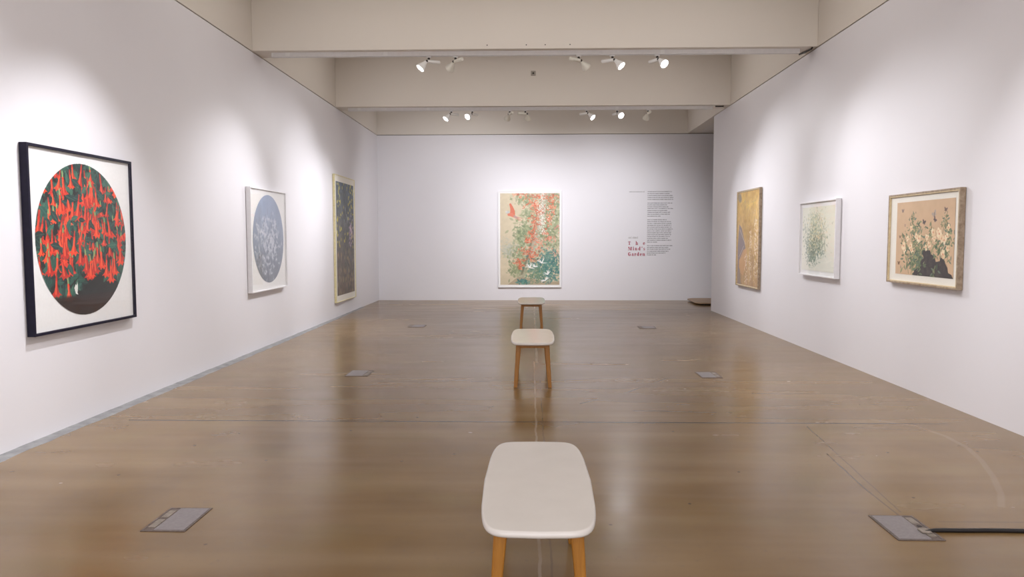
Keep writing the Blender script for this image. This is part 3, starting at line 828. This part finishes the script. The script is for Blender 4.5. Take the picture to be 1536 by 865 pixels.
# --- R1: golden wisteria
def art_gold():
    c = Canvas(220, 290, (190, 150, 84)); R = random.Random(6)
    g = (c.Y / c.h)[..., None]
    c.a = np.array((200, 160, 78)) * (1 - g) + np.array((186, 150, 112)) * g
    c.noise(36, 40); c.noise(26, 10)
    for _ in range(620):
        u, v = R.random(), R.random(); l = R.uniform(.05, .16)
        c.line([(u, v), (u + R.uniform(-.02, .02), v + l)], .006, R.choice([(212, 176, 88), (222, 186, 70), (168, 138, 92), (150, 132, 116), (196, 156, 110), (176, 148, 78)]), .40, 2, .002)
    for cu, cv_ in ((.5, .15), (.75, .12), (.3, .1)):
        for k in range(26):
            a = k * .24
            c.line([(cu, cv_), (cu + .16 * math.cos(a), cv_ + .10 * math.sin(a))], .004, R.choice([(226, 190, 70), (160, 140, 100)]), .5, 1.5, .001)
    c.poly([(.08, .34), (.20, .38), (.34, .52), (.40, .60), (.30, .68), (.12, .74), (.06, .90), (.02, .60)], (126, 116, 128), .85)
    c.poly([(.10, .74), (.30, .62), (.46, .60), (.44, .80), (.30, .9), (.12, .86)], (206, 158, 110), .8)
    c.poly([(.04, .78), (.16, .84), (.2, 1), (.04, 1)], (134, 124, 130), .7)
    c.ell(.08, .05, .1, .06, (120, 112, 100), .8, .4, 6)
    c.line([(.12, .40), (.40, .56)], .006, (214, 200, 176), .8, 1.5); c.line([(.10, .70), (.32, .58)], .006, (214, 200, 176), .7, 1.5)
    for cu, v0, v1, n in ((.62, .42, .95, 90), (.44, .66, .98, 60), (.84, .30, .95, 90), (.93, .40, .9, 50)):
        for _ in range(n):
            c.ell(R.gauss(cu, .03), R.uniform(v0, v1), .014, .008, R.choice([(232, 214, 188), (222, 190, 170), (240, 228, 200)]), .75, R.random() * 3, 1.5)
    for _ in range(120): c.ell(R.gauss(.75, .14), R.uniform(.2, 1), .010, .008, (196, 170, 160), .5, 0, 2)
    return c
picture('R', 14.335, 0.702, 1.40, 1.765, 0.052, 0.014,
        'brown-framed golden picture of hanging blossom, farthest on the right wall', M['brown_wood'], art_gold(),
        (0.03, 1.37, 0.03, 1.735), M['cream_mat'], inner_m=M['edge_wood'], art_coat=0.25, recess=.014)

# ------------------------------------------------------------------ lettering on the back wall
YT = D - 0.0016
def slab(bm, pts):
    """flat vinyl shape on the back wall from 2-D polygon points (x, z)"""
    f_ = [bm.verts.new((x, YT, z)) for x, z in pts]; b_ = [bm.verts.new((x, D + 0.0005, z)) for x, z in pts]
    try: bm.faces.new(f_)
    except ValueError: return
    n = len(pts)
    for i in range(n): bm.faces.new((f_[i], f_[(i + 1) % n], b_[(i + 1) % n], b_[i]))
def rect(bm, x, z, w_, h_): slab(bm, [(x, z), (x + w_, z), (x + w_, z + h_), (x, z + h_)])
def arcband(bm, cx, cz, rx, rz, a0, a1, thick_h, thin, n=18):
    """stressed stroke: thick at the sides, thin at top and bottom"""
    o, i = [], []
    for k in range(n + 1):
        a = math.radians(a0 + (a1 - a0) * k / n); c, s = math.cos(a), math.sin(a)
        o.append((cx + rx * c, cz + rz * s)); i.append((cx + (rx - thick_h) * c, cz + (rz - thin) * s))
    for k in range(n): slab(bm, [o[k], o[k + 1], i[k + 1], i[k]])
def serif(bm, x, z, wd, q): rect(bm, x - q, z, wd + 2 * q, 0.10)
def glyph(bm0, ch, x, z, S):
    """fat-face serif letters, unit cap height 1, drawn at x,z scaled by S; returns nothing"""
    bm = bmesh.new(); st, th = 0.30, 0.10
    def R_(a, b, c, d): rect(bm, a, b, c, d)
    if ch == 'T':
        R_(.30, 0, st, 1); R_(.14, 0, .62, th); R_(0, .90, .90, th); R_(0, .62, .07, .3); R_(.83, .62, .07, .3)
    elif ch == 'h':
        R_(.08, 0, .26, 1.05); R_(0, 0, .42, th); R_(0, .95, .3, th); R_(.54, 0, .26, .45); R_(.46, 0, .42, th); arcband(bm, .56, .42, .24, .30, 0, 140, .24, .1)
    elif ch == 'e':
        arcband(bm, .38, .35, .38, .37, 20, 325, .27, .08); R_(.18, .34, .5, .08); slab(bm, [(.5, .34), (.76, .34), (.74, .52), (.5, .60)])
    elif ch == 'M':
        R_(.10, 0, .09, 1); R_(.96, 0, st, 1); R_(0, 0, .3, th); R_(.86, 0, .5, th); R_(0, .9, .3, th); R_(.96, .9, .4, th)
        slab(bm, [(.10, 1), (.42, 1), (.80, .1), (.64, 0)]); slab(bm, [(.64, 0), (.74, 0), (1.02, 1), (.96, 1)])
    elif ch == 'i':
        R_(.08, 0, .26, .70); R_(0, 0, .42, th); R_(0, .62, .3, th); arcband(bm, .2, .92, .15, .15, 0, 360, .148, .148)
    elif ch == 'n':
        R_(.08, 0, .26, .70); R_(0, 0, .42, th); R_(0, .62, .3, th); R_(.54, 0, .26, .45); R_(.46, 0, .42, th); arcband(bm, .56, .42, .24, .30, 0, 140, .24, .1)
    elif ch == 'd':
        arcband(bm, .34, .35, .34, .37, 40, 320, .27, .08); R_(.46, 0, .26, 1.05); R_(.36, .95, .3, th); R_(.5, 0, .34, th)
    elif ch == "'":
        arcband(bm, .16, .92, .14, .14, 0, 360, .138, .138); slab(bm, [(.18, .98), (.30, .92), (.16, .62), (.08, .64)])
    elif ch == 's':
        arcband(bm, .30, .50, .27, .21, 20, 250, .2, .09); arcband(bm, .30, .20, .29, .21, -160, 75, .22, .09)
        slab(bm, [(.06, .46), (.22, .36), (.56, .20), (.42, .36)]); R_(.02, .02, .06, .2); R_(.50, .48, .06, .2)
    elif ch == 'G':
        arcband(bm, .50, .50, .50, .52, 45, 315, .36, .09); R_(.62, .02, .30, .42); R_(.54, .38, .50, th); R_(.84, .66, .07, .34)
    elif ch == 'a':
        R_(.42, 0, .26, .48); R_(.5, 0, .32, th); arcband(bm, .38, .45, .30, .27, 0, 165, .26, .1); arcband(bm, .30, .20, .28, .22, 70, 330, .22, .08)
    elif ch == 'r':
        R_(.08, 0, .26, .70); R_(0, 0, .44, th); R_(0, .62, .3, th); arcband(bm, .50, .56, .14, .14, 0, 360, .138, .138); R_(.3, .58, .22, .1)
    for v in bm.verts:
        v.co.x = x + v.co.x * S * 0.80; v.co.z = z + v.co.z * S
    me = bpy.data.meshes.new('tmp'); bm.to_mesh(me); bm.free(); bm0.from_mesh(me); bpy.data.meshes.remove(me)
GW = {'T': .9, 'h': .88, 'e': .76, 'M': 1.36, 'i': .42, 'n': .88, 'd': .84, "'": .32, 's': .6, 'G': 1.04, 'a': .82, 'r': .64}
M['pale_vinyl'] = plain('faint_grey_vinyl', (0.46, 0.44, 0.44, 1), 0.6, 0.03)
r = thing('wall_title', "dark red lettering reading The Mind's Garden on the back wall", 'wall lettering', (2.70, D, 1.14))
for word, z in (('The', 1.424), ("Mind's", 1.284), ('Garden', 1.143)):
    S = 0.088; x0, x1 = 2.493, 2.925
    tot = sum(GW[c_] for c_ in word) * S * 0.80; sp_ = (x1 - x0 - tot) / (len(word) - 1)
    x = x0
    for c_ in word:
        bm = bmesh.new(); glyph(bm, c_, x, z, S)
        for v in bm.verts: v.co -= Vector((2.70, D, 1.14))
        obj('letter', bm, M['red_vinyl'], r); x += GW[c_] * S * 0.80 + sp_

def text_rows(bm, rows, x0, seed, xh=0.020, pitch_z=None, bold=0.005):
    """small print: every row is words of tiny upright letters"""
    R = random.Random(seed)
    for z, x1 in rows:
        x = x0
        while x < x1 - 0.01:
            n = R.randint(2, 9)
            for _ in range(n):
                if x > x1 - 0.008: break
                k = R.random()
                w_ = 0.010
                if k < .30:      # o / e like
                    rect(bm, x, z, bold, xh); rect(bm, x + w_ - bold, z, bold, xh); rect(bm, x + bold, z, w_ - 2 * bold + .001, .0035); rect(bm, x + bold, z + xh - .0035, w_ - 2 * bold + .001, .0035)
                elif k < .55:    # n / u
                    rect(bm, x, z, bold, xh); rect(bm, x + w_ - bold, z, bold, xh); rect(bm, x + bold, z + xh - .004, w_ - 2 * bold + .001, .004)
                elif k < .72:    # tall l / d
                    rect(bm, x, z, bold, xh * 1.5); rect(bm, x + bold, z, w_ * .5, .004)
                elif k < .86:    # i / r
                    rect(bm, x, z, bold, xh); w_ *= .6
                else:            # s / a
                    rect(bm, x, z, w_, .004); rect(bm, x, z + xh * .45, w_, .004); rect(bm, x, z + xh - .004, w_, .004); rect(bm, x + w_ - bold, z, bold, xh * .5)
                x += w_ + 0.0035
            x += 0.010
def px_x(px): return 2.977 + (px - 971.5) * (3.610 - 2.977) / (1009 - 971.5)
def px_z(py): return 2.772 + (py - 287.4) * (1.143 - 2.772) / (383.5 - 287.4)
paras = [[(287.4, 1008), (290.3, 1005), (293.2, 1010), (296.1, 1010), (298.9, 1010)],
         [(304.4, 1009), (307.1, 1001), (310, 1003), (312.6, 1010), (315.6, 1001.5), (318.3, 1006.5), (321.1, 1005.5), (324, 991)],
         [(329.4 + 2.79 * i, x) for i, x in enumerate((1001, 1008, 1008, 1008, 1008, 1010, 1008, 1008, 1008, 1006, 1003, 1008, 987))],
         [(368.3, 1010), (371.1, 1004), (373.7, 1007), (376.7, 1004), (379.4, 1000), (382.2, 985)]]
r = thing('wall_text', 'narrow column of small grey text on the back wall, right of the title', 'wall lettering', (3.29, D, 1.14))
for i, pr in enumerate(paras):
    bm = bmesh.new(); text_rows(bm, [(px_z(y) - 0.010, px_x(x)) for y, x in pr], 2.977, 50 + i)
    for v in bm.verts: v.co -= Vector((3.29, D, 1.14))
    obj('paragraph', bm, M['grey_vinyl'], r)
bm = bmesh.new(); text_rows(bm, [(px_z(287.6) - 0.010, 2.915)], 2.512, 77)
o = obj('wall_heading_line', bm, M['grey_vinyl_pale']); o['label'] = 'single short line of small grey text above the title, left of the text column'; o['category'] = 'wall lettering'
bm = bmesh.new(); text_rows(bm, [(1.585, 2.755)], 2.500, 78, 0.038, bold=.006)
o = obj('wall_name_line', bm, M['pale_vinyl']); o['label'] = 'faint grey name line just above the red title'; o['category'] = 'wall lettering'

# ------------------------------------------------------------------ fixtures on the beams
r = thing('ceiling_socket_plate', 'small square grey plate with a dark centre on the second beam', 'wall plate', (0.052, YB[3], 4.876))
bm = bmesh.new(); add_box(bm, -0.048, 0.048, -0.012, 0.0, -0.048, 0.048); obj('plate', bm, plain('grey_plate', (0.36, 0.32, 0.28, 1), .5), r, 0.004)
bm = bmesh.new(); add_lathe(bm, [(0.018, 0), (0.018, 0.014), (0.010, 0.018)], Matrix.Translation((0, -0.004, 0)) @ Matrix.Rotation(PI / 2, 4, 'X'), 16)
obj('socket', bm, M['dark'], r)

def track(yb, x0, x1, label, hole=True):
    r = thing('lighting_track', label, 'lighting track', ((x0 + x1) / 2, yb + 0.13, ZC), 'white lighting tracks under the beams')
    L = (x1 - x0) / 2
    bm = bmesh.new(); hh, wd = 0.062, 0.026
    # U shaped extrusion, open underneath
    add_box(bm, -L, L, -wd, wd, -0.012, 0); add_box(bm, -L, L, -wd, -wd + 0.005, -hh, -0.012); add_box(bm, -L, L, wd - 0.005, wd, -hh, -0.012)
    add_box(bm, -L, L, -wd - 0.008, -wd, -hh, -hh + 0.008); add_box(bm, -L, L, wd, wd + 0.008, -hh, -hh + 0.008)
    add_box(bm, -L, L, -0.017, -0.012, -hh + 0.006, -0.012); add_box(bm, -L, L, 0.012, 0.017, -hh + 0.006, -0.012)
    obj('rail', bm, M['track'], r)
    for s in (-1, 1):
        bm = bmesh.new(); add_box(bm, s * L - 0.012, s * L + 0.012, -wd - 0.003, wd + 0.003, -hh - 0.002, -0.0005); obj('end_cap', bm, M['track'], r, 0.002)
    for xx in (-L + 0.22, -L + 1.62, L - 1.9):
        if abs(xx) < L:
            bm = bmesh.new(); add_box(bm, xx - 0.03, xx + 0.03, -wd - 0.0015, wd + 0.0015, -hh + 0.010, -0.001); obj('joint_sleeve', bm, M['white_metal'], r, 0.001)
    return r
track(YB[2], -3.678, 3.752, 'white lighting track under the first beam, nearer the camera')
track(YB[3], -3.693, 3.633, 'white lighting track under the second, farther beam')

# black offcuts of cable at the right ends of the tracks
def cable_end(pts, label, base):
    bm = bmesh.new(); add_tube(bm, [Vector(p) - Vector(base) for p in pts], 0.012, 8)
    o = obj('loose_cable_end', bm, M['dark'], smooth=True); o.location = base
    o['label'] = label; o['category'] = 'cable'; o['group'] = 'dark cable ends beside the tracks'
cable_end([(3.90, YB[2] + 0.02, ZC - 0.012), (3.915, YB[2] + 0.09, ZC - 0.014), (3.895, YB[2] + 0.24, ZC - 0.014), (3.86, YB[2] + 0.40, ZC - 0.012)],
          'bent dark cable end at the right end of the nearer track', (3.90, YB[2] + 0.2, ZC - 0.012))
cable_end([(3.70, YB[3] + 0.12, ZC - 0.012), (3.78, YB[3] + 0.11, ZC - 0.014), (3.86, YB[3] + 0.10, ZC - 0.012)],
          'short dark cable end at the right end of the farther track', (3.78, YB[3] + 0.1, ZC - 0.012))

def spotlight(x, yb, target, label, power=1.0, size=74, lit=True, blend=1.0, metal='white_metal', body_dir=None):
    y = yb + 0.13
    r = thing('track_spotlight', label, 'spotlight', (x, y, ZC - 0.062), 'track spotlights under the beams')
    m = M[metal]
    bm = bmesh.new(); add_box(bm, -0.035, 0.035, -0.016, 0.016, -0.022, 0.002); obj('track_adapter', bm, M['track'], r, 0.003)
    bm = bmesh.new(); add_lathe(bm, [(0.014, -0.022), (0.017, -0.030), (0.017, -0.046), (0.012, -0.052)], n=16); obj('swivel_knob', bm, M['dark'], r, smooth=False)
    zb = -0.072
    T_ = Vector(target) - Vector((x, y, ZC - 0.062 + zb))
    az = Vector((T_.x, T_.y, 0)).normalized()
    side = az if body_dir is None else Vector(body_dir).normalized()
    # driver body, horizontal, pointing away from the head
    bm = bmesh.new()
    rot = side.to_track_quat('Z', 'Y').to_matrix().to_4x4()
    add_lathe(bm, [(0.016, -0.165), (0.024, -0.160), (0.0255, -0.15), (0.0255, 0.012), (0.018, 0.026)], Matrix.Translation((0, 0, zb)) @ rot, 20)
    obj('driver_body', bm, m, r, smooth=False)
    joint = Vector((0, 0, zb)) + side * 0.035
    bm = bmesh.new(); right = side.cross(Vector((0, 0, 1)))
    rr = right.to_track_quat('Z', 'Y').to_matrix().to_4x4()
    add_lathe(bm, [(0.014, -0.024), (0.017, -0.020), (0.017, 0.020), (0.014, 0.024)], Matrix.Translation(joint) @ rr, 16)
    obj('tilt_joint', bm, M['dark'], r)
    d = (Vector(target) - (Vector((x, y, ZC - 0.062)) + joint)).normalized()
    hr = d.to_track_quat('Z', 'Y').to_matrix().to_4x4()
    hm = Matrix.Translation(joint) @ hr
    bm = bmesh.new()    # conical lamp head with an open mouth
    add_lathe(bm, [(0.018, 0.0), (0.024, 0.012), (0.029, 0.04), (0.047, 0.085), (0.062, 0.118), (0.066, 0.130), (0.066, 0.146),
                   (0.060, 0.146), (0.058, 0.138), (0.020, 0.120)], hm, 32, True, False)
    head = obj('lamp_head', bm, m, r, smooth=True)
    md = head.modifiers.new('es', 'EDGE_SPLIT'); md.split_angle = 0.7
    bm = bmesh.new(); add_lathe(bm, [(0.057, 0.136), (0.045, 0.139), (0.02, 0.141)], hm, 32, True, True)
    obj('lens', bm, M['lamp_lens'], head)
    if lit:
        L = bpy.data.lights.new('lamp_light', 'SPOT'); L.energy = SPOT_W * power; L.color = SPOT_COL
        L.spot_size = math.radians(size); L.spot_blend = blend; L.shadow_soft_size = 0.03
        lo_ = bpy.data.objects.new('lamp_light', L); COL.objects.link(lo_); lo_.parent = head
        lo_.matrix_local = Matrix.Translation(joint + d * 0.20) @ (-d).to_track_quat('Z', 'Y').to_matrix().to_4x4()
    return r

B1, B2 = YB[2], YB[3]
A = 'spotlight on the nearer track'
spotlight(-1.446, B1, (XL, 9.5, 1.0), 'leftmost lit spotlight on the nearer track, glowing mouth turned to the left', power=1.05)
spotlight(-1.066, B1, (XL, 14.0, 1.0), 'pale spotlight on the nearer track turned away left, beside the lit one', power=.8, metal='cream_metal')
spotlight(0.678, B1, (XR, 13.3, 1.0), 'cream spotlight on the nearer track turned away right, middle of five', power=.75, metal='cream_metal')
spotlight(1.153, B1, (XR, 9.1, 1.0), 'spotlight on the nearer track aimed right, second from the right end', power=.64)
spotlight(1.782, B1, (XR, 7.3, 1.0), 'rightmost spotlight on the nearer track, brightest mouth facing the camera', power=.60)
spotlight(-1.608, B2, (XL, 13.6, 1.0), 'leftmost spotlight on the farther track, pointing steeply down left', power=.85)
spotlight(-1.182, B2, (XL, 11.3, 1.1), 'second spotlight from the left on the farther track, bright oval mouth', power=1.25)
spotlight(-0.425, B2, (-2.0, D, 1.3), 'faint spotlight on the farther track aimed straight back at the back wall', power=1.1, size=112, metal='cream_metal')
spotlight(-0.109, B2, (0.6, D, 1.2), 'faint spotlight on the farther track aimed back, just left of centre', power=.8, size=92, metal='cream_metal', body_dir=(.9, .35, 0))
spotlight(1.129, B2, (XR, 13.3, 1.1), 'lit spotlight on the farther track right of centre, narrow bright mouth', power=.85, size=64)
spotlight(1.739, B2, (XR, 10.4, 1.1), 'bright spotlight on the farther track, second from the right end', power=1.0, size=66)
spotlight(2.361, B2, (1.9, D, 1.3), 'rightmost spotlight on the farther track, unlit looking, turned down left', power=1.1, size=92, metal='cream_metal')

# unseen track row above the frame; extra spotlights added to brighten the near walls
track(YB[1], -3.678, 3.70, 'white lighting track under the beam above the top of the view')
spotlight(-2.0, YB[1], (XL, 6.3, 1.0), 'spotlight above the view aimed at the near left wall', power=1.0)
spotlight(1.3, YB[1], (XR, 5.0, 0.9), 'added spotlight above the view aimed at the near right wall', power=.9)
spotlight(-0.6, YB[1], (XL, 3.9, 0.8), 'added spotlight above the view aimed at the left wall before the black frame', power=1.1)
spotlight(0.7, YB[1], (XR, 8.4, 0.7), 'added spotlight above the view aimed right between the pictures', power=.5)
spotlight(0.1, YB[0], (0.0, Y0, 1.9), 'added unseen spotlight above the camera aimed at the wall behind it')  # added to bounce light off the wall behind the camera
